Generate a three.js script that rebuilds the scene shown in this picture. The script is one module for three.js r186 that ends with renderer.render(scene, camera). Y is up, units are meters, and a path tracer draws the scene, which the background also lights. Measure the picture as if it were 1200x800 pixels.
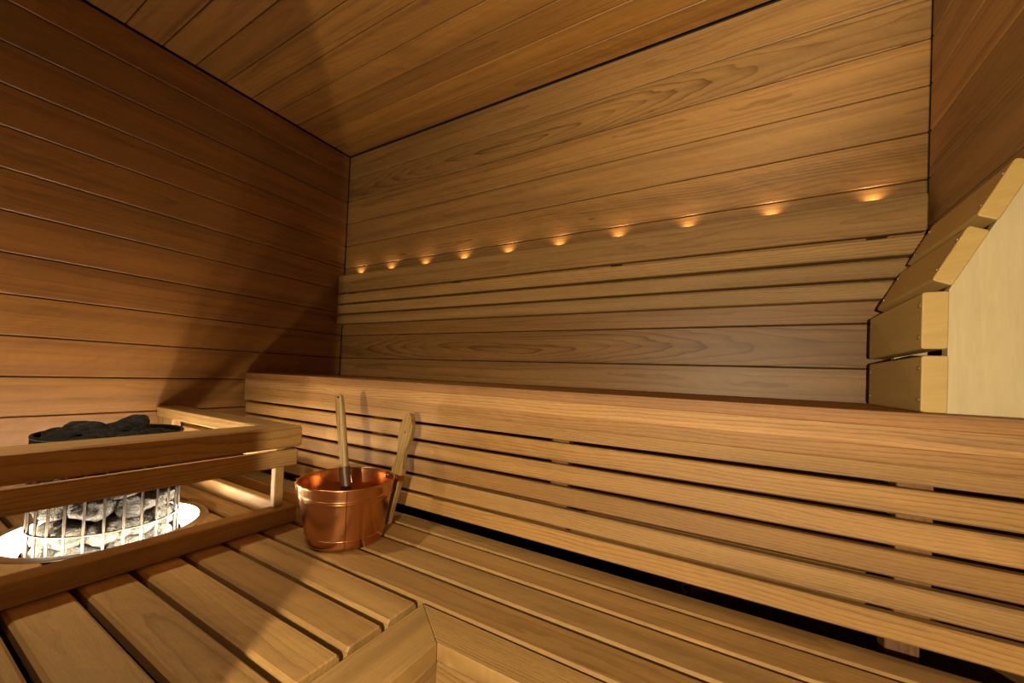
import * as THREE from 'three';
import { mergeVertices } from 'three/addons/utils/BufferGeometryUtils.js';
import { Brush, Evaluator, SUBTRACTION } from 'three-bvh-csg';

/* ---------- camera, lights, exposure ---------- */
const scene = new THREE.Scene();
scene.background = new THREE.Color(0x000000);
const renderer = new THREE.WebGLRenderer({ antialias: true });
renderer.toneMapping = THREE.LinearToneMapping;
renderer.toneMappingExposure = 1.0;
renderer.shadowMap.enabled = true;

const UP = 1.9;                                   // height of the reference joint of the wall boards above the floor
const Y = (v) => v + UP;
const FOCAL = 458.4;                              // pixels in a 1200 x 800 frame
const camera = new THREE.PerspectiveCamera(2 * Math.atan(400 / FOCAL) * 180 / Math.PI, 1.5, 0.02, 30);
camera.position.set(1.8466, Y(-1.0168), 1.3547);
camera.rotation.set(0.0162, 0.5241, 0.042, 'YXZ');
camera.setViewOffset(1200, 800, 0, -32.7, 1200, 800);
camera.updateProjectionMatrix();
scene.add(camera);

const POWER = {
  doorSpot: 7.1,        // candela, lobby spotlight shining in through the doorway
  downlight: 5.0,        // candela, ceiling downlight by the stove
  cornerLamp: 5.8,     // candela, uplighter on the right wall
  stoveRing: 0.31,      // candela, each of the twelve bulbs of the ring round the stove
  stoveGlow: 6,
  led: 0.036,          // candela, each little light behind the backrest
  ledGlow: 6,
};
const WARM = new THREE.Color().setRGB(1.0, 0.83, 0.53);
const WARMER = new THREE.Color().setRGB(1.0, 0.66, 0.33);
const RINGC = new THREE.Color().setRGB(1.0, 0.83, 0.58);

/* ---------- room measures ---------- */
const W = 2.246, DEPTH = 1.6, CEIL = Y(0.123), PITCH = 0.12;
const BENCH_Y = Y(-1.05), LOW_Y = Y(-1.45);
const FRONT_Z = 0.476;
const DOOR_X = 1.604;
const STOVE = { x: 0.445, z: 0.985, r: 0.137 };
const HOLE_R = 0.183;

const AX = { x: 0, y: 1, z: 2 };
/* ---------- random and noise ---------- */
function rng(seed) { let s = seed >>> 0; return () => { s = (s + 0x6D2B79F5) >>> 0; let t = s; t = Math.imul(t ^ (t >>> 15), t | 1); t ^= t + Math.imul(t ^ (t >>> 7), t | 61); return ((t ^ (t >>> 14)) >>> 0) / 4294967296; }; }
const rnd = rng(20417);
function hash2(i, j) { let h = Math.imul(i, 374761393) ^ Math.imul(j, 668265263); h = Math.imul(h ^ (h >>> 13), 1274126177); return ((h ^ (h >>> 16)) >>> 0) / 4294967296; }
function vnoise(x, y) {
  const i = Math.floor(x), j = Math.floor(y), fx = x - i, fy = y - j, u = fx * fx * (3 - 2 * fx), v = fy * fy * (3 - 2 * fy);
  const a = hash2(i, j), b = hash2(i + 1, j), c = hash2(i, j + 1), d = hash2(i + 1, j + 1);
  return (a + (b - a) * u + (c - a) * v + (a - b - c + d) * u * v) * 2 - 1;
}

/* ---------- wood: one atlas of sixteen different sawn boards, 2.4 m by 0.12 m each ---------- */
const ROWS = 16, TW = 2048, TH = 2048, RH = TH / ROWS, BOARD_L = 2.4;
function woodAtlas() {
  const data = new Uint8Array(TW * TH * 4);
  const r = rng(77);
  for (let row = 0; row < ROWS; row++) {
    const plain = row < 9;
    const v0 = plain ? (r() - 0.5) * 0.06 : 0.085 + r() * 0.07, h0 = plain ? 0.004 + r() * 0.012 : 0.03 + r() * 0.05;
    const slope = (r() - 0.5) * 0.03, s = plain ? 0.0075 + r() * 0.004 : 0.005 + r() * 0.004, sd = row * 37.7 + 5;
    const amp = plain ? [0.62, 0.2, 0.32, 0.14, 0.48, 0.18, 0.38, 0.14, 0.24][row] : 0.3 + r() * 0.22, tone = 0.95 + r() * 0.1, flame = 0.03 + r() * 0.05;
    for (let x = 0; x < TW; x++) {
      const u = x / TW * BOARD_L;
      const wob = 0.012 * vnoise(u * 1.7 + sd, sd) + 0.005 * vnoise(u * 5.3, sd + 9);
      const h = h0 + slope * u + (plain ? 0.07 : 0.016) * (0.5 + 0.5 * vnoise(u * 0.95 + sd, sd + 3));
      const flick = 0.5 + 0.5 * vnoise(u * 1.6 + sd, sd + 1);
      for (let k = 0; k < RH; k++) {
        const v = (k / RH - 0.5) * 0.12;
        const d = Math.hypot(v - v0 - wob, h) + 0.0026 * vnoise(u * 7 + sd, v * 60) + 0.001 * vnoise(u * 28, v * 190 + sd);
        const ring = d / s, id = Math.floor(ring), t = ring - id;
        const yearly = 0.35 + 0.65 * hash2(id + 500, row + 9);
        const dark = (0.75 * Math.pow(t, 7) * (t > 0.93 ? (1 - t) / 0.07 : 1) * 1.6 + 0.3 * t * t) * yearly;
        const mottle = 0.5 * vnoise(u * 2.1 + sd, v * 22 + sd) + 0.35 * vnoise(u * 6 + sd, v * 70);
        const curl = (vnoise(u * 42 + v * 70 + sd, v * 14 + u * 3) * 0.7 + vnoise(u * 95 + v * 30, v * 25 + sd) * 0.3) * flick;
        const fibre = vnoise(u * 22 + sd, v * 1500) * 0.55 + vnoise(u * 130, v * 2600 + sd) * 0.6;
        const streak = Math.max(0, vnoise(u * 0.8 + sd, v * 55 + sd * 2) - 0.3) * 0.9;
        const m = tone * (1 + 0.11 * mottle + flame * curl + 0.065 * fibre - 0.22 * streak);
        const o = ((row * RH + k) * TW + x) * 4;
        data[o] = Math.max(0, Math.min(255, 232 * m * (1 - amp * 0.62 * dark)));
        data[o + 1] = Math.max(0, Math.min(255, 228 * m * (1 - amp * 0.76 * dark - 0.03 * streak)));
        data[o + 2] = Math.max(0, Math.min(255, 220 * m * (1 - amp * 0.88 * dark - 0.06 * streak)));
        data[o + 3] = 255;
      }
    }
  }
  const t = new THREE.DataTexture(data, TW, TH, THREE.RGBAFormat);
  t.colorSpace = THREE.SRGBColorSpace; t.magFilter = THREE.LinearFilter; t.minFilter = THREE.LinearMipmapLinearFilter; t.generateMipmaps = true;
  t.wrapS = t.wrapT = THREE.RepeatWrapping; t.needsUpdate = true;
  return t;
}
const ATLAS = woodAtlas();
const woodCache = new Map();
function wood(hex, roughness = 0.5) {
  const key = hex + '|' + roughness;
  if (!woodCache.has(key)) woodCache.set(key, new THREE.MeshStandardMaterial({ color: hex, map: ATLAS, roughness, bumpMap: ATLAS, bumpScale: 0.0004 }));
  return woodCache.get(key);
}
function tones(hex, spread, n, roughness, seed) {       // a few wood materials round one tone
  const r = rng(seed), list = [];
  for (let i = 0; i < n; i++) {
    const c = new THREE.Color(hex), k = 1 + (r() - 0.5) * 2 * spread, w = 1 + (r() - 0.5) * 0.07;
    c.r *= k * w; c.g *= k; c.b *= k / w;
    list.push(wood('#' + c.getHexString(), roughness));
  }
  return list;
}
function noiseTex(size, fn, srgb) {
  const d = new Uint8Array(size * size * 4);
  for (let j = 0; j < size; j++) for (let i = 0; i < size; i++) { const c = fn(i / size, j / size), o = (j * size + i) * 4; d[o] = c[0]; d[o + 1] = c[1]; d[o + 2] = c[2]; d[o + 3] = 255; }
  const t = new THREE.DataTexture(d, size, size, THREE.RGBAFormat); t.magFilter = THREE.LinearFilter; t.wrapS = t.wrapT = THREE.RepeatWrapping; t.generateMipmaps = true; t.minFilter = THREE.LinearMipmapLinearFilter;
  if (srgb) t.colorSpace = THREE.SRGBColorSpace; t.needsUpdate = true; return t;
}

const PALE = noiseTex(512, (x, y) => {          // closed-grain light wood, 0.5 m square, grain along u
  const n = 0.5 * vnoise(x * 5, y * 60) + 0.35 * vnoise(x * 12 + 40, y * 180) + 0.4 * vnoise(x * 40 + 9, y * 400) + 0.3 * vnoise(x * 9 + 3, y * 9);
  return [236 + 9 * n, 234 + 10 * n, 230 + 13 * n];
}, true);
function paleWood(hex, roughness) { return new THREE.MeshStandardMaterial({ color: hex, map: PALE, roughness }); }
function paleUV(g, grain) {                      // lays the pale wood texture in metres
  const P = g.attributes.position, N = g.attributes.normal, uv = [], ga = AX[grain];
  for (let i = 0; i < P.count; i++) {
    const p = [P.getX(i), P.getY(i), P.getZ(i)], n = [Math.abs(N.getX(i)), Math.abs(N.getY(i)), Math.abs(N.getZ(i))];
    const o = [0, 1, 2].filter((k) => k !== ga), end = n[ga] > 0.7, b = n[o[0]] > n[o[1]] ? o[1] : o[0];
    if (end) uv.push(p[o[0]] * 1.2 + p[o[1]] * 0.3, p[o[1]] * 1.2 - p[o[0]] * 0.2); else uv.push(p[ga] * 1.2, p[b] * 1.2);
  }
  g.setAttribute('uv', new THREE.Float32BufferAttribute(uv, 2)); return g;
}

/* ---------- materials ---------- */
const TIMBER = '#a6834f';
const M = {
  // wall cladding: the boards differ a little from one another
  wall: tones('#956f40', 0.1, 9, 0.5, 3),
  leftWall: tones('#8c602d', 0.16, 9, 0.5, 4),
  ceil: tones('#966a30', 0.17, 9, 0.5, 15),
  timber: tones(TIMBER, 0.07, 8, 0.6, 6),       // benches and guard are of one wood
  headSlat: paleWood('#bfa05f', 0.5),
  panel: paleWood('#c9b78f', 0.55),
  frame: wood('#75512e', 0.6),
  grip: wood('#957a48', 0.5),
  sleeve: wood('#4a2a17', 0.45),
  dark: new THREE.MeshStandardMaterial({ color: 0x14100c, roughness: 0.9 }),
  copper: new THREE.MeshStandardMaterial({ color: new THREE.Color().setRGB(0.62, 0.3, 0.13), metalness: 1, roughness: 0.24 }),
  copperDark: new THREE.MeshStandardMaterial({ color: new THREE.Color().setRGB(0.3, 0.11, 0.05), metalness: 1, roughness: 0.4 }),
  steel: new THREE.MeshStandardMaterial({ color: 0xb9b0a2, metalness: 1, roughness: 0.3 }),
  cage: new THREE.MeshStandardMaterial({ color: 0x2c2520, metalness: 0.6, roughness: 0.5 }),
  black: new THREE.MeshStandardMaterial({ color: 0x0c0c0d, roughness: 0.55, metalness: 0.2 }),
  white: new THREE.MeshStandardMaterial({ color: 0xe8e2d6, roughness: 0.6 }),
  grey: new THREE.MeshStandardMaterial({ color: 0x8f8b86, roughness: 0.6 }),
};
{
  const t = noiseTex(256, (x, y) => { const n = 0.5 + 0.25 * vnoise(x * 20, y * 20) + 0.25 * vnoise(x * 90, y * 90); const v = 205 + 45 * n; return [v, v, v]; });
  M.copper.roughnessMap = t; M.copper.roughness = 0.28;
}
{
  const t = noiseTex(512, (x, y) => { const n = 0.35 * vnoise(x * 10, y * 10) + 0.4 * vnoise(x * 36, y * 36) + 0.5 * vnoise(x * 110, y * 110), c = Math.abs(vnoise(x * 18 + 7, y * 18)) < 0.06 ? -0.5 : 0; const v = Math.max(8, 105 + 110 * (n + c)); return [v, v * 0.99, v * 0.97]; }, true);
  const b = noiseTex(512, (x, y) => { const n = 0.5 + 0.4 * vnoise(x * 24, y * 24) + 0.35 * vnoise(x * 70, y * 70) + 0.2 * vnoise(x * 160, y * 160); const v = Math.max(0, Math.min(255, 255 * n)); return [v, v, v]; });
  M.stone = [0x8f8d8b, 0x777779, 0xa09b95].map((c) => new THREE.MeshStandardMaterial({ color: c, map: t, roughness: 0.8, bumpMap: b, bumpScale: 0.008 }));
  M.topStone = new THREE.MeshStandardMaterial({ color: 0x707276, map: t, roughness: 0.75, bumpMap: b, bumpScale: 0.008 });
}
{
  const t = noiseTex(512, (x, y) => { const n = 0.5 * vnoise(x * 9, y * 9) + 0.3 * vnoise(x * 40, y * 40) + 0.3 * vnoise(x * 160, y * 160); const v = 120 + 26 * n; return [v, v * 0.96, v * 0.9]; }, true);
  M.floor = new THREE.MeshStandardMaterial({ color: 0xa09a92, map: t, roughness: 0.6 });
  M.plaster = new THREE.MeshStandardMaterial({ color: 0xd8c8ae, map: t, roughness: 0.9 });
}

/* ---------- geometry helpers ---------- */
let rowCounter = 0;
// a sawn board with eased edges: spans [a0,a1] along axis L (grain), [b0,b1] along axis B (width), [c0,c1] along axis T (thickness)
function board(L, a0, a1, B, b0, b1, T, c0, c1, ch = 0.002, row = null, uoff = null) {
  if (row === null) row = (rowCounter = (rowCounter + 7) % 9);
  if (uoff === null) uoff = 0.01 - a0 + rnd() * Math.max(0, BOARD_L - 0.02 - (a1 - a0));
  const lx = AX[L], bx = AX[B], tx = AX[T];
  ch = Math.min(ch, (b1 - b0) * 0.4, (c1 - c0) * 0.4);
  const e = Math.min(ch, 0.003);
  const ring = (k) => [[b0 + ch + k, c0 + k], [b1 - ch - k, c0 + k], [b1 - k, c0 + ch + k], [b1 - k, c1 - ch - k], [b1 - ch - k, c1 - k], [b0 + ch + k, c1 - k], [b0 + k, c1 - ch - k], [b0 + k, c0 + ch + k]];
  const pos = [], uv = [];
  const det = ((bx - lx + 3) % 3 === 1) ? 1 : -1;
  const put = (a, q, shift = 0) => {
    const p = [0, 0, 0]; p[lx] = a; p[bx] = q[0]; p[tx] = q[1]; pos.push(...p);
    const f = Math.max(0.02, Math.min(0.98, 0.5 + (q[0] - (b0 + b1) / 2) / 0.122 + (q[1] - c1) * 0.4 / 0.122));
    uv.push((a + uoff + shift) / BOARD_L, (row + f) / ROWS);
  };
  const tri = (A, B2, C) => { if (det > 0) { put(...A); put(...B2); put(...C); } else { put(...A); put(...C); put(...B2); } };
  const rings = [[a0, ring(e * 0.6)], [a0 + e, ring(0)], [a1 - e, ring(0)], [a1, ring(e * 0.6)]];
  for (let s = 0; s < 3; s++) for (let i = 0; i < 8; i++) {
    const j = (i + 1) % 8, [p0, r0] = rings[s], [p1, r1] = rings[s + 1];
    tri([p0, r0[i]], [p1, r1[j]], [p1, r1[i]]); tri([p0, r0[i]], [p0, r0[j]], [p1, r1[j]]);
  }
  for (let i = 1; i < 7; i++) {
    const r0 = rings[0][1], r1 = rings[3][1];
    tri([a0, r0[0]], [a0, r0[i + 1]], [a0, r0[i]]); tri([a1, r1[0]], [a1, r1[i]], [a1, r1[i + 1]]);
  }
  const g = new THREE.BufferGeometry();
  g.setAttribute('position', new THREE.Float32BufferAttribute(pos, 3)); g.setAttribute('uv', new THREE.Float32BufferAttribute(uv, 2));
  g.computeVertexNormals();
  // make sure that the faces look outwards
  const c = new THREE.Vector3(), n = new THREE.Vector3(), mid = new THREE.Vector3(); g.computeBoundingBox(); g.boundingBox.getCenter(mid);
  let score = 0; const P = g.attributes.position, N = g.attributes.normal;
  for (let i = 0; i < P.count; i++) { c.fromBufferAttribute(P, i).sub(mid); n.fromBufferAttribute(N, i); score += Math.sign(c.dot(n)); }
  if (score < 0) { for (let i = 0; i < P.count; i += 3) for (const at of [P, g.attributes.uv]) { const s = at.itemSize; for (let k = 0; k < s; k++) { const a = at.array[(i + 1) * s + k]; at.array[(i + 1) * s + k] = at.array[(i + 2) * s + k]; at.array[(i + 2) * s + k] = a; } } g.computeVertexNormals(); }
  return g;
}
function mesh(name, geo, mat, parent = scene) { const m = new THREE.Mesh(geo, mat); m.name = name; m.castShadow = m.receiveShadow = true; parent.add(m); return m; }
const used = new Map();
function numbered(name) { const n = used.get(name) || 0; used.set(name, n + 1); return n ? name + '_' + String(n).padStart(3, '0') : name; }
function thing(name, label, category, group, kind) {
  const o = new THREE.Group(); o.name = numbered(name); o.userData = { label, category };
  if (group) o.userData.group = group;
  if (kind) o.userData.kind = kind;
  scene.add(o); return o;
}
function structure(name, label, category) { const o = thing(name, label, category); o.name = name; o.userData.kind = 'structure'; return o; }
const pick = (list, i) => list[((i % list.length) + list.length) % list.length];
const box = (x0, x1, y0, y1, z0, z1) => { const g = new THREE.BoxGeometry(x1 - x0, y1 - y0, z1 - z0); g.translate((x0 + x1) / 2, (y0 + y1) / 2, (z0 + z1) / 2); return g; };
// flat prism: an outline in (p,q) pushed along the third axis; grain runs along axis `grain`
function prism(outline, plane, d0, d1, grain, row, bevel = 0.0015) {
  const s = new THREE.Shape(outline.map(([a, b]) => new THREE.Vector2(a, b)));
  const g = new THREE.ExtrudeGeometry(s, { depth: d1 - d0 - 2 * bevel, bevelEnabled: bevel > 0, bevelThickness: bevel, bevelSize: bevel, bevelOffset: -bevel, bevelSegments: 2, curveSegments: 8 });
  g.translate(0, 0, d0 + bevel);
  const P = g.attributes.position;
  for (let i = 0; i < P.count; i++) {
    const a = P.getX(i), b = P.getY(i), d = P.getZ(i);
    if (plane === 'xz') P.setXYZ(i, a, d, b); else if (plane === 'zy') P.setXYZ(i, d, b, a);
  }
  if (plane !== 'xy') for (let i = 0; i < P.count; i += 3) for (let k = 0; k < 3; k++) { const t = P.array[(i + 1) * 3 + k]; P.array[(i + 1) * 3 + k] = P.array[(i + 2) * 3 + k]; P.array[(i + 2) * 3 + k] = t; }
  g.computeBoundingBox(); const bb = g.boundingBox, ga = AX[grain];
  const others = [0, 1, 2].filter((k) => k !== ga), size = others.map((k) => bb.max.getComponent(k) - bb.min.getComponent(k)), wa = others[size[0] >= size[1] ? 0 : 1], ta = others[size[0] >= size[1] ? 1 : 0];
  const uv = [];
  for (let i = 0; i < P.count; i++) {
    const p = [P.getX(i), P.getY(i), P.getZ(i)];
    const f = 0.03 + 0.94 * Math.max(0, Math.min(1, (p[wa] - bb.min.getComponent(wa)) / Math.max(0.115, size[0] >= size[1] ? size[0] : size[1]) + (p[ta] - bb.min.getComponent(ta)) * 0.5));
    uv.push((p[ga] + row * 0.37) / BOARD_L, (row + f) / ROWS);
  }
  g.setAttribute('uv', new THREE.Float32BufferAttribute(uv, 2)); g.computeVertexNormals();
  return g;
}

/* ---------- the room ---------- */
const BT = 0.014, GAP = 0.0028, CH = 0.0022;      // board thickness, joint, eased edge
const joints = [0.123]; for (let k = 0; k <= 15; k++) joints.push(-PITCH * k); joints.push(-1.9);
{
  const wb = structure('wall_back', 'back wall of wide horizontal brown boards behind the benches', 'wall');
  mesh('backing', box(-0.1, W + 0.1, -0.05, CEIL + 0.1, -0.09, -BT), M.dark, wb);
  for (let i = 0; i + 1 < joints.length; i++) mesh('plank', board('x', 0.001, W - 0.001, 'y', Y(joints[i + 1]) + GAP / 2, Y(joints[i]) - GAP / 2, 'z', -BT, 0, CH, pick([2, 0, 6, 5, 4, 8, 4, 2, 0, 6], i)), pick(M.wall, i), wb);
  const wl = structure('wall_left', 'left wall of horizontal reddish brown boards beside the stove', 'wall');
  mesh('backing', box(-0.09, -BT, -0.05, CEIL + 0.1, -0.1, DEPTH + 0.08), M.dark, wl);
  for (let i = 0; i + 1 < joints.length; i++) mesh('plank', board('z', 0.003, DEPTH, 'y', Y(joints[i + 1]) + GAP / 2, Y(joints[i]) - GAP / 2, 'x', -BT, 0, CH, pick([7, 3, 5, 1, 8, 2, 3, 6, 1, 7, 5], i)), pick(M.leftWall, i), wl);
  const wr = structure('wall_right', 'right wall of horizontal brown boards beside the headrest', 'wall');
  mesh('backing', box(W + BT, W + 0.09, -0.05, CEIL + 0.1, -0.1, DEPTH + 0.08), M.dark, wr);
  for (let i = 0; i + 1 < joints.length; i++) mesh('plank', board('z', 0.003, DEPTH + 0.08, 'y', Y(joints[i + 1]) + GAP / 2, Y(joints[i]) - GAP / 2, 'x', W, W + BT, CH, pick([3, 7, 5, 1, 8], i)), pick(M.wall, i + 4), wr);
  const wf = structure('wall_front', 'front wall of horizontal boards with the open doorway', 'wall');
  mesh('backing', box(-0.09, DOOR_X - 0.01, -0.05, CEIL + 0.1, DEPTH + BT, DEPTH + 0.08), M.dark, wf);
  for (let i = 0; i + 1 < joints.length; i++) mesh('plank', board('x', 0, DOOR_X - 0.02, 'y', Y(joints[i + 1]) + GAP / 2, Y(joints[i]) - GAP / 2, 'z', DEPTH, DEPTH + BT, CH), pick(M.wall, i * 2), wf);
  mesh('door_jamb', board('y', 0, CEIL, 'z', DEPTH - 0.001, DEPTH + 0.08, 'x', DOOR_X - 0.02, DOOR_X, 0.002), M.frame, wf);
  mesh('low_post', board('y', 0, 0.78, 'z', DEPTH - 0.015, DEPTH + 0.06, 'x', DOOR_X + 0.0005, 1.648, 0.003), M.timber[1], wf);
  const ce = structure('ceiling', 'ceiling of brown boards running along the back wall', 'ceiling');
  mesh('backing', box(-0.09, W + 0.09, CEIL + BT, CEIL + 0.1, -0.09, DEPTH + 0.08), M.dark, ce);
  for (let i = 0; i < 16; i++) mesh('plank', board('x', 0.009, W - 0.009, 'z', (i === 0 ? 0.009 : i * 0.1 + GAP / 2), (i + 1) * 0.1 - GAP / 2, 'y', CEIL, CEIL + BT, CH, pick([8, 5, 2, 7, 1, 6, 3, 5, 8, 2], i)), pick(M.ceil, i), ce);
  const fl = structure('floor', 'grey stone floor under the benches', 'floor');
  mesh('slab', box(-0.1, W + 1.0, -0.06, 0, -0.1, DEPTH + 1.6), M.floor, fl);
  // the lobby outside the doorway, which holds the lamp that shines in
  const lb = structure('wall_lobby', 'plastered walls of the lobby outside the doorway', 'wall');
  mesh('side_wall', box(-0.1, -0.02, 0, 2.4, DEPTH + 0.08, DEPTH + 1.5), M.plaster, lb);
  mesh('side_wall', box(W + 0.9, W + 0.98, 0, 2.4, DEPTH + 0.0, DEPTH + 1.5), M.plaster, lb);
  mesh('end_wall', box(-0.1, W + 0.98, 0, 2.4, DEPTH + 1.5, DEPTH + 1.58), M.plaster, lb);
  mesh('front_wall', box(W + 0.09, W + 0.98, 0, 2.4, DEPTH, DEPTH + 0.08), M.plaster, lb);
  mesh('front_wall', box(-0.1, W + 0.09, CEIL + 0.1, 2.4, DEPTH, DEPTH + 0.08), M.plaster, lb);
  const lc = structure('ceiling_lobby', 'plastered ceiling of the lobby outside the doorway', 'ceiling');
  mesh('slab', box(-0.1, W + 0.98, 2.4, 2.46, DEPTH, DEPTH + 1.58), M.plaster, lc);
}

/* ---------- upper bench ---------- */
{
  const b = thing('upper_bench', 'long upper bench of pale brown wood with a slatted front below the backrest', 'bench');
  const zs = [0.012, 0.1, 0.19, 0.28, 0.37, 0.452];
  for (let i = 0; i < 5; i++) mesh('seat_plank', board('x', 0.03, W - 0.006, 'z', zs[i] + (i ? 0.004 : 0), zs[i + 1] - (i < 4 ? 0.004 : 0.0), 'y', BENCH_Y - 0.026, BENCH_Y, 0.003), pick(M.timber, i + 2), b);
  const st = [-1.05, -1.0745, -1.1075, -1.136, -1.1655], stTone = ['#9c7041', '#b48b57', '#a17845', '#ae854d'];
  for (let i = 0; i < 4; i++) mesh('fascia_stave', board('x', 0.026, W - 0.006, 'y', Y(st[i + 1]), Y(st[i]), 'z', 0.4525, FRONT_Z, i === 0 || i === 3 ? 0.0012 : 0.0005, 9 + i), wood(stTone[i], 0.64), b);
  const sl = [[-1.1745, -1.2175], [-1.2265, -1.2695], [-1.279, -1.321], [-1.3305, -1.3735], [-1.383, -1.424]], slTone = ['#a88049', '#b08851', '#a07844', '#b48d57', '#aa834c'];
  sl.forEach(([t, u], i) => mesh('slat', board('x', 0.036, W - 0.006, 'y', Y(u), Y(t), 'z', 0.454, FRONT_Z - 0.001, 0.003, 11 + (i * 2) % 5), wood(slTone[i], 0.6), b));
  for (const x of [0.1, 0.8, 1.45, 2.083]) {
    mesh('support_batten', board('y', Y(-1.424), BENCH_Y - 0.027, 'x', x, x + 0.045, 'z', 0.42, 0.4535, 0.001), M.frame, b);
    mesh('bracket', board('z', 0.004, 0.42, 'y', BENCH_Y - 0.09, BENCH_Y - 0.027, 'x', x, x + 0.045, 0.001), M.frame, b);
  }
  for (const x of [0.1, 2.083]) mesh('leg', board('y', 0, BENCH_Y - 0.09, 'x', x, x + 0.045, 'z', 0.37, 0.415, 0.002), M.frame, b);
}

/* ---------- lower bench: planks along the wall, a wider deck round the stove ---------- */
{
  const b = thing('lower_bench', 'low L-shaped bench deck of spaced planks under the copper bucket', 'bench');
  const ev = new Evaluator(); ev.useGroups = false;
  const cutter = new Brush(new THREE.CylinderGeometry(HOLE_R + 0.004, HOLE_R + 0.004, 0.2, 96)); cutter.position.set(STOVE.x, LOW_Y, STOVE.z); cutter.updateMatrixWorld(true);
  const rowsZ = [[0.468, 0.531], [0.54, 0.613], [0.622, 0.696], [0.705, 0.78]];
  rowsZ.forEach(([z0, z1], i) => mesh('plank', board('x', 0.012, W - 0.006, 'z', z0, z1, 'y', LOW_Y - 0.027, LOW_Y, 0.004, [8, 1, 7, 2][i]), pick(M.timber, i), b));
  const wing = [[0.79, 0.861], [0.872, 0.943], [0.954, 1.027], [1.038, 1.11], [1.121, 1.2], [1.211, 1.285], [1.295, 1.37], [1.38, 1.455], [1.465, 1.54]];
  wing.forEach(([z0, z1], i) => {
    const through = Math.max(Math.abs(z0 - STOVE.z), Math.abs(z1 - STOVE.z)) < HOLE_R;      // the hole cuts this plank in two
    for (const [x0, x1] of through ? [[0.012, STOVE.x], [STOVE.x, 1.334]] : [[0.012, 1.334]]) {
      let g = board('x', x0, x1, 'z', z0, z1, 'y', LOW_Y - 0.027, LOW_Y, 0.005, [5, 7, 1, 8, 3, 2][i % 6], 0.05 + (i * 0.31) % 0.9);
      if (z1 > STOVE.z - HOLE_R && z0 < STOVE.z + HOLE_R) { const br = new Brush(g); br.updateMatrixWorld(true); g = ev.evaluate(br, cutter, SUBTRACTION).geometry; }
      mesh('plank', g, pick(M.timber, i * 2 + 1), b);
    }
  });
  const t0 = LOW_Y - 0.03, t1 = LOW_Y - 0.001;
  mesh('edge_board', prism([[1.347, 0.787], [1.439, 0.8545], [1.439, 1.59], [1.347, 1.59]], 'xz', t0, t1, 'z', 5), M.timber[2], b);
  mesh('edge_board', prism([[1.3485, 0.787], [W - 0.006, 0.787], [W - 0.006, 0.8545], [1.4405, 0.8545]], 'xz', t0, t1, 'x', 12), M.timber[4], b);
  for (let k = 0; k < 4; k++) {
    const y1 = LOW_Y - 0.0335 - k * 0.104, y0 = Math.max(0.002, y1 - 0.1);
    mesh('apron_board', board('z', 0.8475, 1.59, 'y', y0, y1, 'x', 1.411, 1.437, 0.002), pick(M.timber, k + 1), b);
    mesh('apron_board', board('x', 1.4375, W - 0.006, 'y', y0, y1, 'z', 0.827, 0.8525, 0.002), pick(M.timber, k + 3), b);
  }
  for (const [x0, z0, z1] of [[0.02, 0.48, 0.77], [1.37, 0.48, 0.81], [2.18, 0.48, 0.82]]) {
    mesh('bearer', board('z', z0, z1, 'y', LOW_Y - 0.08, LOW_Y - 0.0275, 'x', x0, x0 + 0.04, 0.001), M.frame, b);
    mesh('leg', board('y', 0, LOW_Y - 0.08, 'x', x0, x0 + 0.04, 'z', z0, z0 + 0.04, 0.001), M.frame, b);
  }
  for (const x0 of [0.012, 0.67, 1.29]) mesh('bearer', board('z', 0.79, 1.59, 'y', LOW_Y - 0.08, LOW_Y - 0.0275, 'x', x0, x0 + 0.035, 0.001), M.frame, b);
  for (const x0 of [0.012, 0.67, 1.29]) mesh('leg', board('y', 0, LOW_Y - 0.08, 'x', x0, x0 + 0.035, 'z', 1.5, 1.535, 0.001), M.frame, b);
}

/* ---------- kerb and guard rail round the stove ---------- */
{
  const g = thing('stove_guard', 'wooden guard railing with kerb around the stove', 'railing');
  const KT = Y(-1.403);
  mesh('kerb', board('z', 0.692, 1.59, 'y', LOW_Y + 0.0006, KT, 'x', 0.742, 0.785, 0.003), M.timber[0], g);
  mesh('kerb', board('x', 0.004, 0.7415, 'y', LOW_Y + 0.0006, KT, 'z', 0.692, 0.717, 0.003), M.timber[1], g);
  mesh('post', board('y', KT + 0.0003, Y(-1.2385), 'x', 0.745, 0.7645, 'z', 0.72, 0.745, 0.002), M.timber[2], g);
  mesh('post', board('y', KT + 0.0003, Y(-1.2385), 'x', 0.745, 0.7645, 'z', 1.54, 1.58, 0.002), M.timber[2], g);
  mesh('post', board('y', LOW_Y + 0.0006, Y(-1.2215), 'x', 0.004, 0.125, 'z', 0.7265, 0.752, 0.002), M.timber[2], g);
  mesh('top_rail', board('z', 0.69, 1.59, 'x', 0.703, 0.79, 'y', Y(-1.238), Y(-1.182), 0.004, 10), M.timber[3], g);
  mesh('top_rail', board('x', 0.004, 0.7025, 'z', 0.69, 0.758, 'y', Y(-1.221), Y(-1.182), 0.004, 13), M.timber[0], g);
  mesh('lower_rail', board('z', 0.697, 1.59, 'y', Y(-1.2905), Y(-1.2455), 'x', 0.765, 0.785, 0.003, 11), M.timber[1], g);
  mesh('lower_rail', board('x', 0.004, 0.7645, 'y', Y(-1.2905), Y(-1.2455), 'z', 0.7, 0.72, 0.003), M.timber[2], g);
}

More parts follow.
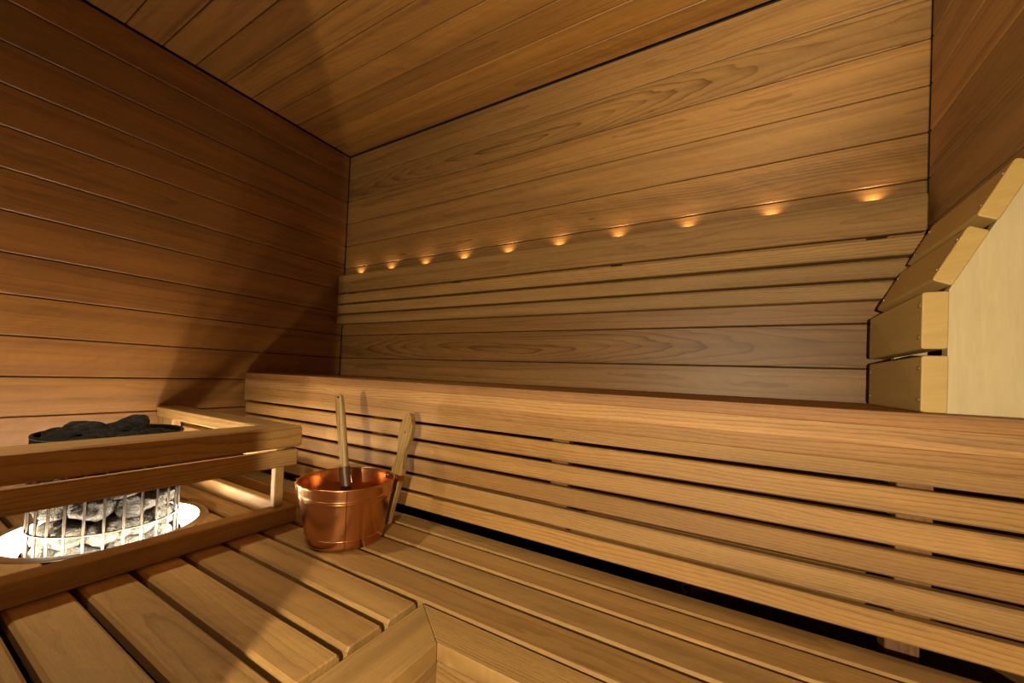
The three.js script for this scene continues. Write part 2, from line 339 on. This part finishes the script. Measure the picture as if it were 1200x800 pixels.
/* ---------- backrest on the back wall, with the little lights behind it ---------- */
{
  const b = thing('backrest', 'slatted wooden backrest fixed along the back wall', 'backrest');
  const rows = [[-0.53, -0.6215], [-0.632, -0.6765], [-0.6865, -0.731], [-0.7405, -0.784]];
  rows.forEach(([t, u], i) => mesh(i ? 'slat' : 'top_board', board('x', 0.014, W - 0.012, 'y', Y(u), Y(t), 'z', i ? 0.008 : 0.028, 0.045, 0.0025, i ? 10 + i : 2), M.timber[i + 3], b));
  for (const x of [0.06, 0.75, 1.45, 2.13]) {
    mesh('spacer', board('y', Y(-0.62), Y(-0.55), 'x', x, x + 0.04, 'z', 0.0005, 0.0277, 0.001), M.frame, b);
    mesh('spacer', board('y', Y(-0.78), Y(-0.6205), 'x', x, x + 0.04, 'z', 0.0005, 0.0077, 0.001), M.frame, b);
  }
}
{
  const glow = new THREE.MeshStandardMaterial({ color: 0xffe0b0, emissive: WARMER, emissiveIntensity: POWER.ledGlow, roughness: 0.6 });
  for (let i = 0; i < 10; i++) {
    const x = 0.132 + i * 0.2232;
    const l = thing('backrest_light', 'tiny warm light glowing on the wall above the backrest edge', 'light', 'tiny lights behind the wall backrest');
    l.position.set(x, Y(-0.533), 0.0145);
    const hg = new THREE.CylinderGeometry(0.008, 0.008, 0.03, 20); hg.translate(0, -0.018, 0);
    mesh('housing', hg, M.steel, l);
    const lens = new THREE.SphereGeometry(0.0045, 16, 8, 0, Math.PI * 2, 0, Math.PI / 2); lens.translate(0, -0.003, 0);
    mesh('lens', lens, glow, l);
    const p = new THREE.SpotLight(WARMER, POWER.led, 0, 1.1, 0.7, 2); p.position.set(0, 0.003, 0); p.target.position.set(0, 1, -0.05); p.castShadow = true; p.shadow.radius = 0.12; l.add(p.target); l.add(p);
  }
}

/* ---------- headrest on the upper bench against the right wall ---------- */
{
  const h = thing('headrest', 'angled pale wooden headrest of four slats on the upper bench by the right wall', 'headrest');
  const Z0 = 0.125, Z1 = 0.43;
  const slats = [
    [[2.1495, -1.0495], [2.1165, -1.0495], [2.1165, -0.953], [2.1495, -0.953]],
    [[2.1485, -0.942], [2.1155, -0.942], [2.1155, -0.8445], [2.1485, -0.8445]],
    [[2.1515, -0.8365], [2.1265, -0.8245], [2.1685, -0.7375], [2.1935, -0.7495]],
    [[2.202, -0.7345], [2.177, -0.7225], [2.2185, -0.6365], [2.2435, -0.6485]],
  ];
  const roundQuad = (q, r) => {
    const out = [];
    for (let i = 0; i < 4; i++) {
      const a = q[(i + 3) % 4], p = q[i], c = q[(i + 1) % 4];
      const u = [a[0] - p[0], a[1] - p[1]], v = [c[0] - p[0], c[1] - p[1]], lu = Math.hypot(...u), lv = Math.hypot(...v);
      const s = [p[0] + u[0] / lu * r, p[1] + u[1] / lu * r], e = [p[0] + v[0] / lv * r, p[1] + v[1] / lv * r];
      for (let k = 0; k <= 3; k++) { const t = k / 3; out.push([(1 - t) * (1 - t) * s[0] + 2 * t * (1 - t) * p[0] + t * t * e[0], (1 - t) * (1 - t) * s[1] + 2 * t * (1 - t) * p[1] + t * t * e[1]]); }
    }
    return out;
  };
  const screw = new THREE.CylinderGeometry(0.004, 0.004, 0.0016, 14);
  slats.forEach((q, i) => {
    const Q = q.map(([x, y]) => [x, Y(y)]);
    const s = mesh('slat', paleUV(prism(roundQuad(Q, 0.005), 'xy', Z0, Z1, 'z', 4 + i, 0.002), 'z'), M.headSlat, h);
    const d = [Q[2][0] - Q[1][0], Q[2][1] - Q[1][1]], l = Math.hypot(...d), n = [-d[1] / l, d[0] / l];
    for (const z of [Z0 + 0.012, Z1 - 0.012]) for (const f of [0.22, 0.78]) {
      const m = mesh('screw', screw, M.steel, s);
      m.position.set(Q[1][0] + d[0] * f + n[0] * 0.0002, Q[1][1] + d[1] * f + n[1] * 0.0002, z);
      m.quaternion.setFromUnitVectors(new THREE.Vector3(0, 1, 0), new THREE.Vector3(n[0], n[1], 0));
    }
  });
  const outline = [[2.15, -1.0495], [2.15, -0.8405], [2.243, -0.6498], [2.243, -1.0495]].map(([x, y]) => [x, Y(y)]);
  mesh('side_panel', paleUV(prism(outline, 'xy', 0.4, 0.422, 'y', 14, 0.001), 'y'), M.panel, h);
  mesh('side_panel', paleUV(prism(outline, 'xy', 0.14, 0.162, 'y', 15, 0.001), 'y'), M.panel, h);
}

/* ---------- stove, collar with its ring light, stones ---------- */
{
  const s = thing('sauna_stove', 'round pillar sauna stove with steel cage packed with stones', 'stove');
  s.position.set(STOVE.x, 0, STOVE.z);
  const R = STOVE.r, top = Y(-1.203);
  const base = new THREE.LatheGeometry([[0.001, 0.002], [R, 0.002], [R + 0.004, 0.008], [R + 0.004, 0.05], [R, 0.056], [0.001, 0.056]].map(([a, b]) => new THREE.Vector2(a, b)), 48);
  mesh('base', base, M.black, s);
  const core = new THREE.CylinderGeometry(0.055, 0.055, top - 0.1, 32); core.translate(0, 0.05 + (top - 0.1) / 2, 0); mesh('heating_core', core, M.black, s);
  const bar = new THREE.CylinderGeometry(0.0027, 0.0027, top - 0.056, 8); bar.translate(0, 0.056 + (top - 0.056) / 2, 0);
  for (let i = 0; i < 26; i++) { const a = (i + 0.3) / 26 * Math.PI * 2; const m = mesh('cage_bar', bar, M.cage, s); m.position.set(Math.cos(a) * R, 0, Math.sin(a) * R); }
  for (const y of [Y(-1.75), Y(-1.59), Y(-1.424), Y(-1.31)]) { const t = new THREE.TorusGeometry(R + 0.0005, 0.0024, 8, 72); t.rotateX(Math.PI / 2); t.translate(0, y, 0); mesh('cage_ring', t, M.cage, s); }
  const rim = new THREE.LatheGeometry([[R - 0.003, top - 0.007], [R + 0.003, top - 0.007], [R + 0.0035, top - 0.002], [R + 0.002, top], [R - 0.001, top], [R - 0.003, top - 0.002], [R - 0.003, top - 0.007]].map(([a, b]) => new THREE.Vector2(a, b)), 64);
  mesh('rim', rim, M.black, s);
  const liner = new THREE.LatheGeometry([[R - 0.0032, top - 0.004], [R - 0.0032, top - 0.03], [R - 0.03, top - 0.034], [0.002, top - 0.034]].map(([a, b]) => new THREE.Vector2(a, b)), 64);
  mesh('liner', liner, M.black, s);

  const c = thing('stove_collar', 'bright round light ring set into the deck around the stove', 'light');
  c.position.set(STOVE.x, 0, STOVE.z);
  const L = LOW_Y;
  const lip = new THREE.LatheGeometry([[HOLE_R, L - 0.028], [HOLE_R, L + 0.002], [HOLE_R + 0.002, L + 0.004], [HOLE_R + 0.02, L + 0.003], [HOLE_R + 0.022, L + 0.0006]].map(([a, b]) => new THREE.Vector2(a, b)), 96);
  mesh('lip', lip, M.steel, c);
  const dish = new THREE.LatheGeometry([[HOLE_R - 0.001, L - 0.003], [HOLE_R - 0.002, L - 0.03], [R + 0.008, L - 0.034]].map(([a, b]) => new THREE.Vector2(a, b)), 96);
  mesh('reflector', dish, M.white, c);
  const ringG = new THREE.RingGeometry(R + 0.012, HOLE_R - 0.004, 96); ringG.rotateX(-Math.PI / 2); ringG.translate(0, L - 0.024, 0);
  mesh('diffuser', ringG, new THREE.MeshStandardMaterial({ color: 0xfff3df, emissive: RINGC, emissiveIntensity: POWER.stoveGlow, roughness: 0.8 }), c);
  const N = 12;
  for (let i = 0; i < N; i++) {
    const a = i / N * Math.PI * 2, rr = HOLE_R - 0.011;
    const l = new THREE.PointLight(RINGC, POWER.stoveRing, 0, 2); l.castShadow = true; l.shadow.radius = 0.5;
    l.position.set(Math.cos(a) * rr, L - 0.012, Math.sin(a) * rr); c.add(l);
  }
}
{
  const variants = [];
  for (let v = 0; v < 8; v++) {
    let g = new THREE.IcosahedronGeometry(1, 5); g.deleteAttribute('uv'); g.deleteAttribute('normal'); g = mergeVertices(g, 1e-4);
    const P = g.attributes.position, n = new THREE.Vector3(), cuts = [], r = rng(900 + v);
    for (let k = 0; k < 12; k++) cuts.push([new THREE.Vector3(r() - 0.5, r() - 0.5, r() - 0.5).normalize(), 0.66 + r() * 0.28]);
    for (let i = 0; i < P.count; i++) {
      n.fromBufferAttribute(P, i); let d = 1;
      for (const [c, off] of cuts) { const t = n.dot(c); if (t > 0.01) d = Math.min(d, off / t); }
      d *= 1 + 0.07 * vnoise(n.x * 3 + v * 9, n.y * 3 + n.z * 2.3) - 0.07 * Math.abs(vnoise(n.x * 5 + n.z * 4 + 3, n.y * 6 + v)) + 0.04 * vnoise(n.x * 11 + n.z * 8, n.y * 11 + v) + 0.03 * vnoise(n.x * 24 + n.y * 9, n.z * 24 + v);
      P.setXYZ(i, n.x * d, n.y * d, n.z * d);
    }
    const uv = []; for (let i = 0; i < P.count; i++) uv.push(P.getX(i) * 0.5 + P.getZ(i) * 0.3, P.getY(i) * 0.5 + P.getZ(i) * 0.37);
    g.setAttribute('uv', new THREE.Float32BufferAttribute(uv, 2)); g.computeVertexNormals(); variants.push(g);
  }
  const r = rng(4242); let n = 0;
  const stone = (x, y, z, sx, sy, sz, mat, label, group) => {
    const m = new THREE.Mesh(variants[n++ % 8], mat); m.name = numbered('stove_stone'); m.castShadow = m.receiveShadow = true;
    m.position.set(x, y, z); m.scale.set(sx, sy, sz); m.rotation.set((r() - 0.5) * 0.7, r() * 6.28, (r() - 0.5) * 0.7);
    m.userData = { label, category: 'stone', group }; scene.add(m);
  };
  let layer = 0;
  for (let y = Y(-1.6); y < Y(-1.235); y += 0.056, layer++) {
    const k = 7 + (layer % 2);
    for (let i = 0; i < k; i++) {
      const a = (i + layer * 0.43 + (r() - 0.5) * 0.3) / k * Math.PI * 2, s = 0.039 + r() * 0.009, rad = STOVE.r - s * 0.93 - 0.004;
      stone(STOVE.x + Math.cos(a) * rad, y + (r() - 0.5) * 0.012, STOVE.z + Math.sin(a) * rad, s * 1.05, s * 0.8, s * 1.05, pick(M.stone, Math.floor(r() * 3)), 'rough grey stone packed inside the steel stove cage', 'stones inside the stove cage');
    }
  }
  // the heap on top; direction towards the doorway is (0.96, 0.26), along the rail about (0.26, -0.96)
  const heap = [[0.0, 0.05, 0.044, 0.03, 0.002], [-0.005, -0.03, 0.05, 0.033, 0.002], [0.05, -0.07, 0.03, 0.022, -0.008], [0.05, 0.02, 0.034, 0.022, -0.006], [-0.03, 0.1, 0.028, 0.02, -0.008], [0.03, 0.095, 0.03, 0.02, -0.01], [-0.07, 0.02, 0.036, 0.02, -0.008], [-0.06, -0.05, 0.035, 0.018, -0.01], [0.085, -0.03, 0.03, 0.02, -0.012], [0.0, -0.1, 0.026, 0.016, -0.018], [0.085, 0.055, 0.028, 0.018, -0.014], [-0.09, -0.01, 0.026, 0.016, -0.014]];
  for (const [u, v, s, h, dy] of heap) stone(STOVE.x + u * 0.96 - v * 0.26, Y(-1.203) + dy, STOVE.z + u * 0.26 + v * 0.96, s, h, s, M.topStone, 'dark grey stone heaped on top of the stove', 'stones heaped on the stove top');
}

/* ---------- copper bucket and ladle ---------- */
const BK = { x: 0.985, z: 0.684, h: 0.152, r0: 0.091, r1: 0.1155 };
{
  const b = thing('copper_bucket', 'shiny copper bucket with a wooden side handle on the lower bench', 'bucket');
  b.position.set(BK.x, LOW_Y, BK.z);
  const rad = (y) => BK.r0 + (BK.r1 - BK.r0) * y / BK.h;
  const prof = [[0.001, 0.0012], [BK.r0 - 0.006, 0.0012], [BK.r0 - 0.001, 0.004]];
  for (let i = 1; i <= 28; i++) {
    const y = 0.004 + (BK.h - 0.004) * i / 28; let rr = rad(y);
    for (const c of [0.028, 0.121]) rr += 0.0018 * Math.exp(-(((y - c) / 0.0022) ** 2));
    prof.push([rr, y]);
  }
  const inner = []; for (let i = 0; i <= 12; i++) { const y = BK.h - (BK.h - 0.005) * i / 12; inner.push([rad(y) - 0.0015, y]); }
  prof.push(...inner, [0.001, 0.004]);
  const bodyG = new THREE.LatheGeometry(prof.map(([a, c]) => new THREE.Vector2(a, c)), 96);
  mesh('body', bodyG, M.copper, b);
  const rim = new THREE.TorusGeometry(BK.r1, 0.0022, 10, 96); rim.rotateX(Math.PI / 2); rim.translate(0, BK.h, 0); mesh('rolled_rim', rim, M.copper, b);
  for (const y of [0.028, 0.118, 0.124]) { const t = new THREE.TorusGeometry(rad(y) + 0.0004, 0.0011, 8, 96); t.rotateX(Math.PI / 2); t.translate(0, y, 0); mesh('band', t, M.copper, b); }
  // directions in plan: R across the view, F away from the doorway
  const Rv = [0.866, -0.5], Fv = [-0.5, -0.866], dir = (deg) => { const a = deg * Math.PI / 180; return [Rv[0] * Math.cos(a) + Fv[0] * Math.sin(a), Rv[1] * Math.cos(a) + Fv[1] * Math.sin(a)]; };
  const along = (deg, y0, y1, off) => { const d = dir(deg); return [new THREE.Vector3(d[0] * (rad(y0) + off), y0, d[1] * (rad(y0) + off)), new THREE.Vector3(d[0] * (rad(y1) + off), y1, d[1] * (rad(y1) + off))]; };
  { const [p, q] = along(-68, 0.006, BK.h - 0.002, 0.0004); mesh('seam', new THREE.TubeGeometry(new THREE.LineCurve3(p, q), 1, 0.0011, 6), M.copperDark, b); }
  // strap that holds the near ear, on the side towards the stove
  for (const dg of [-167, -155]) { const [p, q] = along(dg, 0.112, BK.h + 0.001, 0.0022); mesh('strap', new THREE.TubeGeometry(new THREE.LineCurve3(p, q), 1, 0.0022, 8), M.copper, b); }
  { const pts = []; for (let k = 0; k <= 6; k++) { const d = dir(-167 + k * 2); pts.push(new THREE.Vector3(d[0] * (rad(0.112) + 0.0024), 0.112, d[1] * (rad(0.112) + 0.0024))); } mesh('strap', new THREE.TubeGeometry(new THREE.CatmullRomCurve3(pts), 8, 0.0022, 8), M.copper, b); }
  // wooden handle: a shaped board standing outside the wall, leaning out with it
  const hp = [[0.0, 0.004], [0.05, 0.0075], [0.1, 0.0115], [0.13, 0.0145], [0.142, 0.016], [0.155, 0.0125], [0.175, 0.0095], [0.2, 0.0115], [0.225, 0.0165], [0.248, 0.0185], [0.265, 0.0175], [0.28, 0.0125], [0.293, 0.0065], [0.298, 0.003]];
  const left = hp.map(([y, w]) => new THREE.Vector2(-w, y)), right = hp.slice().reverse().map(([y, w]) => new THREE.Vector2(w, y));
  const curveL = new THREE.SplineCurve(left).getPoints(40), curveR = new THREE.SplineCurve(right).getPoints(40);
  const sh = new THREE.Shape([...curveL, ...curveR]); const hole = new THREE.Path(); hole.absellipse(0, 0.246, 0.0035, 0.005, 0, Math.PI * 2); sh.holes.push(hole);
  const hg = new THREE.ExtrudeGeometry(sh, { depth: 0.012, bevelEnabled: true, bevelThickness: 0.002, bevelSize: 0.0015, bevelSegments: 2, curveSegments: 16 });
  const uv = hg.attributes.uv, PP = hg.attributes.position; for (let i = 0; i < uv.count; i++) uv.setXY(i, PP.getY(i) / BOARD_L + 0.2, (11.5 + PP.getX(i) * 8) / ROWS);
  const ha = mesh('handle', hg, M.grip, b);
  const hd = dir(30), face = dir(62), tilt = Math.atan2(BK.r1 - BK.r0, BK.h);
  const zAxis = new THREE.Vector3(face[0], 0, face[1]), out = new THREE.Vector3(hd[0], 0, hd[1]), yAxis = new THREE.Vector3(0, 1, 0), xAxis = new THREE.Vector3().crossVectors(yAxis, zAxis);
  const yt = yAxis.clone().multiplyScalar(Math.cos(tilt)).addScaledVector(out, Math.sin(tilt)).normalize(), zt = new THREE.Vector3().crossVectors(xAxis, yt).normalize(); xAxis.crossVectors(yt, zt).normalize();
  ha.matrixAutoUpdate = true; ha.quaternion.setFromRotationMatrix(new THREE.Matrix4().makeBasis(xAxis, yt, zt));
  const y0 = 0.022; ha.position.set(hd[0] * (rad(y0) + 0.008), y0, hd[1] * (rad(y0) + 0.008)); ha.scale.set(1.15, 1, 1);
  const br = mesh('bracket', new THREE.BoxGeometry(0.046, 0.014, 0.022), M.copperDark, b);
  br.position.set(hd[0] * (BK.r1 + 0.004), BK.h - 0.007, hd[1] * (BK.r1 + 0.004)); br.quaternion.copy(ha.quaternion);
  for (const s of [-1, 1]) { const rv = mesh('rivet', new THREE.SphereGeometry(0.0035, 12, 8), M.steel, br); rv.position.set(s * 0.018, 0.001, -0.0125); rv.scale.set(1, 1, 0.4); }
}
{
  const l = thing('ladle', 'wooden handled ladle standing in the copper bucket', 'ladle');
  const A = new THREE.Vector3(1.004, Y(-1.413), 0.687), B = new THREE.Vector3(0.971, Y(-1.274), 0.685), C = new THREE.Vector3(0.937, Y(-1.084), 0.686);
  l.position.copy(A);
  const a = new THREE.Vector3(), bb = B.clone().sub(A), cc = C.clone().sub(A);
  const rod = (name, p, q, radii, mat, flat) => {
    const len = p.distanceTo(q), pts = radii.map(([t, r]) => new THREE.Vector2(Math.max(r, 0.0004), t * len));
    const g = new THREE.LatheGeometry(new THREE.SplineCurve(pts).getPoints(40), 24); g.scale(1, 1, flat);
    const uv = g.attributes.uv, P = g.attributes.position; for (let i = 0; i < uv.count; i++) uv.setXY(i, P.getY(i) / BOARD_L + 0.4, (10.5 + P.getX(i) * 8) / ROWS);
    const m = mesh(name, g, mat, l); m.position.copy(p);
    const y = q.clone().sub(p).normalize(), view = new THREE.Vector3(0.5, 0, 0.866), x = new THREE.Vector3().crossVectors(y, view).normalize(), z = new THREE.Vector3().crossVectors(x, y);
    m.quaternion.setFromRotationMatrix(new THREE.Matrix4().makeBasis(x, y, z)); return m;
  };
  rod('sleeve', a, bb, [[0, 0.0002], [0.005, 0.0115], [0.4, 0.0125], [0.98, 0.014], [1, 0.013], [1.001, 0.0002]], M.sleeve, 0.9);
  const hd = rod('handle', bb, cc, [[-0.02, 0.0002], [-0.018, 0.0105], [0.1, 0.0112], [0.4, 0.0118], [0.7, 0.012], [0.9, 0.0108], [0.96, 0.0095], [0.99, 0.0065], [1.002, 0.0003]], M.grip, 0.75);
  const eye = mesh('hanging_hole', new THREE.CylinderGeometry(0.0026, 0.0026, 0.0158, 12), M.dark, hd); eye.rotation.x = Math.PI / 2; eye.position.set(0, bb.distanceTo(cc) * 0.955, 0);
  const bowl = new THREE.LatheGeometry([[0.0005, 0], [0.022, 0.002], [0.032, 0.012], [0.034, 0.024], [0.0325, 0.024], [0.031, 0.0125], [0.021, 0.0035], [0.0005, 0.0015]].map(([x, y]) => new THREE.Vector2(x, y)), 40);
  const bw = mesh('bowl', bowl, M.copper, l); bw.position.set(0.006, -0.031, -0.012);
}

/* ---------- what shows through the gap under the upper bench ---------- */
{
  const v = thing('vent_grille', 'black ribbed grille on the wall below the upper bench', 'grille');
  v.position.set(0.45, Y(-1.75), 0.0005);
  mesh('plate', box(0, 1.17, 0, 0.16, 0, 0.01), M.black, v);
  const rib = box(-0.007, 0.007, 0.004, 0.156, 0.01, 0.03);
  for (let i = 0; i < 38; i++) { const m = mesh('rib', rib, M.black, v); m.position.x = 0.02 + i * 0.0305; }
  const j = thing('junction_box', 'small grey box on the wall below the upper bench', 'box');
  j.position.set(1.765, Y(-1.66), 0.0005);
  mesh('housing', box(-0.024, 0.024, -0.022, 0.022, 0, 0.03), M.grey, j);
  mesh('lid', box(-0.026, 0.026, -0.024, 0.024, 0.03, 0.035), M.grey, j);
  const c = thing('cable_clip', 'twisted pale cable end hanging beside the grey wall box', 'cable');
  const pts = []; for (let i = 0; i <= 14; i++) pts.push(new THREE.Vector3(1.722 + 0.008 * Math.sin(i * 1.3), Y(-1.63) - i * 0.006, 0.008 + 0.005 * Math.cos(i * 1.3)));
  mesh('cable', new THREE.TubeGeometry(new THREE.CatmullRomCurve3(pts), 60, 0.003, 8), M.white, c);
}

/* ---------- lamps ---------- */
{
  const lens = (c, e) => new THREE.MeshStandardMaterial({ color: 0xfff0d8, emissive: c, emissiveIntensity: e, roughness: 0.5 });
  const s = thing('floor_lamp', 'slim white floor lamp with a bare bulb in the lobby by the doorway', 'lamp');
  s.position.set(1.83, 0, 1.825);
  const foot = new THREE.LatheGeometry([[0.001, 0], [0.11, 0], [0.112, 0.006], [0.1, 0.014], [0.014, 0.02], [0.001, 0.02]].map(([a, b]) => new THREE.Vector2(a, b)), 40); mesh('foot', foot, M.white, s);
  const stem = new THREE.CylinderGeometry(0.008, 0.008, 0.78, 12); stem.translate(0, 0.41, 0); mesh('pole', stem, M.white, s);
  const cup = new THREE.CylinderGeometry(0.016, 0.012, 0.035, 24); cup.translate(0, 0.815, 0); mesh('socket', cup, M.white, s);
  const bulb = new THREE.SphereGeometry(0.012, 24, 16); bulb.translate(0, 0.85, 0); mesh('bulb', bulb, lens(WARM, 8), s);
  const p = new THREE.PointLight(WARM, POWER.doorSpot, 0, 2); p.position.set(0, 0.85, 0); p.castShadow = true; p.shadow.radius = 0.25; s.add(p);

  const cl = thing('wall_lamp', 'small conical uplighter on the right wall by the doorway', 'lamp');
  cl.position.set(W, 1.45, 1.12);
  const plate = new THREE.CylinderGeometry(0.045, 0.045, 0.012, 32); plate.rotateZ(Math.PI / 2); plate.translate(-0.0065, 0, 0); mesh('back_plate', plate, M.white, cl);
  const arm = new THREE.CylinderGeometry(0.01, 0.01, 0.06, 16); arm.rotateZ(Math.PI / 2); arm.translate(-0.04, 0, 0); mesh('arm', arm, M.white, cl);
  const aim = new THREE.Vector3(1.72 - (W - 0.1), 2.2 - 1.45, 0.05 - 1.12), head = new THREE.Group(); head.name = 'lamp_head'; cl.add(head);
  head.position.set(-0.1, 0, 0); head.quaternion.setFromUnitVectors(new THREE.Vector3(0, 1, 0), aim.clone().normalize());
  const cone = new THREE.LatheGeometry([[0.012, -0.03], [0.03, -0.026], [0.05, 0.04], [0.048, 0.04], [0.028, -0.022], [0.012, -0.026]].map(([a, b]) => new THREE.Vector2(a, b)), 40); mesh('shade', cone, M.white, head);
  const disc = new THREE.CylinderGeometry(0.026, 0.026, 0.003, 32); disc.translate(0, -0.014, 0); mesh('lens', disc, lens(WARM, 5), head);
  const cp = new THREE.SpotLight(WARM, POWER.cornerLamp, 0, 0.72, 1, 2); cp.position.set(0, -0.01, 0); cp.target.position.set(0, 1, 0); cp.castShadow = true; head.add(cp); head.add(cp.target);

  const d = thing('ceiling_downlight', 'round recessed downlight in the boards above the stove', 'lamp');
  d.position.set(0.56, CEIL, 1.36);
  const tr = new THREE.LatheGeometry([[0.028, 0.004], [0.028, -0.002], [0.04, -0.004], [0.042, -0.0005]].map(([a, b]) => new THREE.Vector2(a, b)), 40); mesh('trim_ring', tr, M.steel, d);
  const ds = new THREE.CylinderGeometry(0.028, 0.028, 0.002, 32); ds.translate(0, -0.0012, 0); mesh('lens', ds, lens(WARM, 6), d);
  const sp = new THREE.SpotLight(WARM, POWER.downlight, 0, 0.7, 0.8, 2); sp.position.set(0, -0.006, 0); sp.target.position.set(0.34, -1.5, -0.3); sp.castShadow = true; d.add(sp); d.add(sp.target);
}
scene.traverse((o) => { if (o.isMesh) { o.castShadow = true; o.receiveShadow = true; } });
renderer.render(scene, camera);
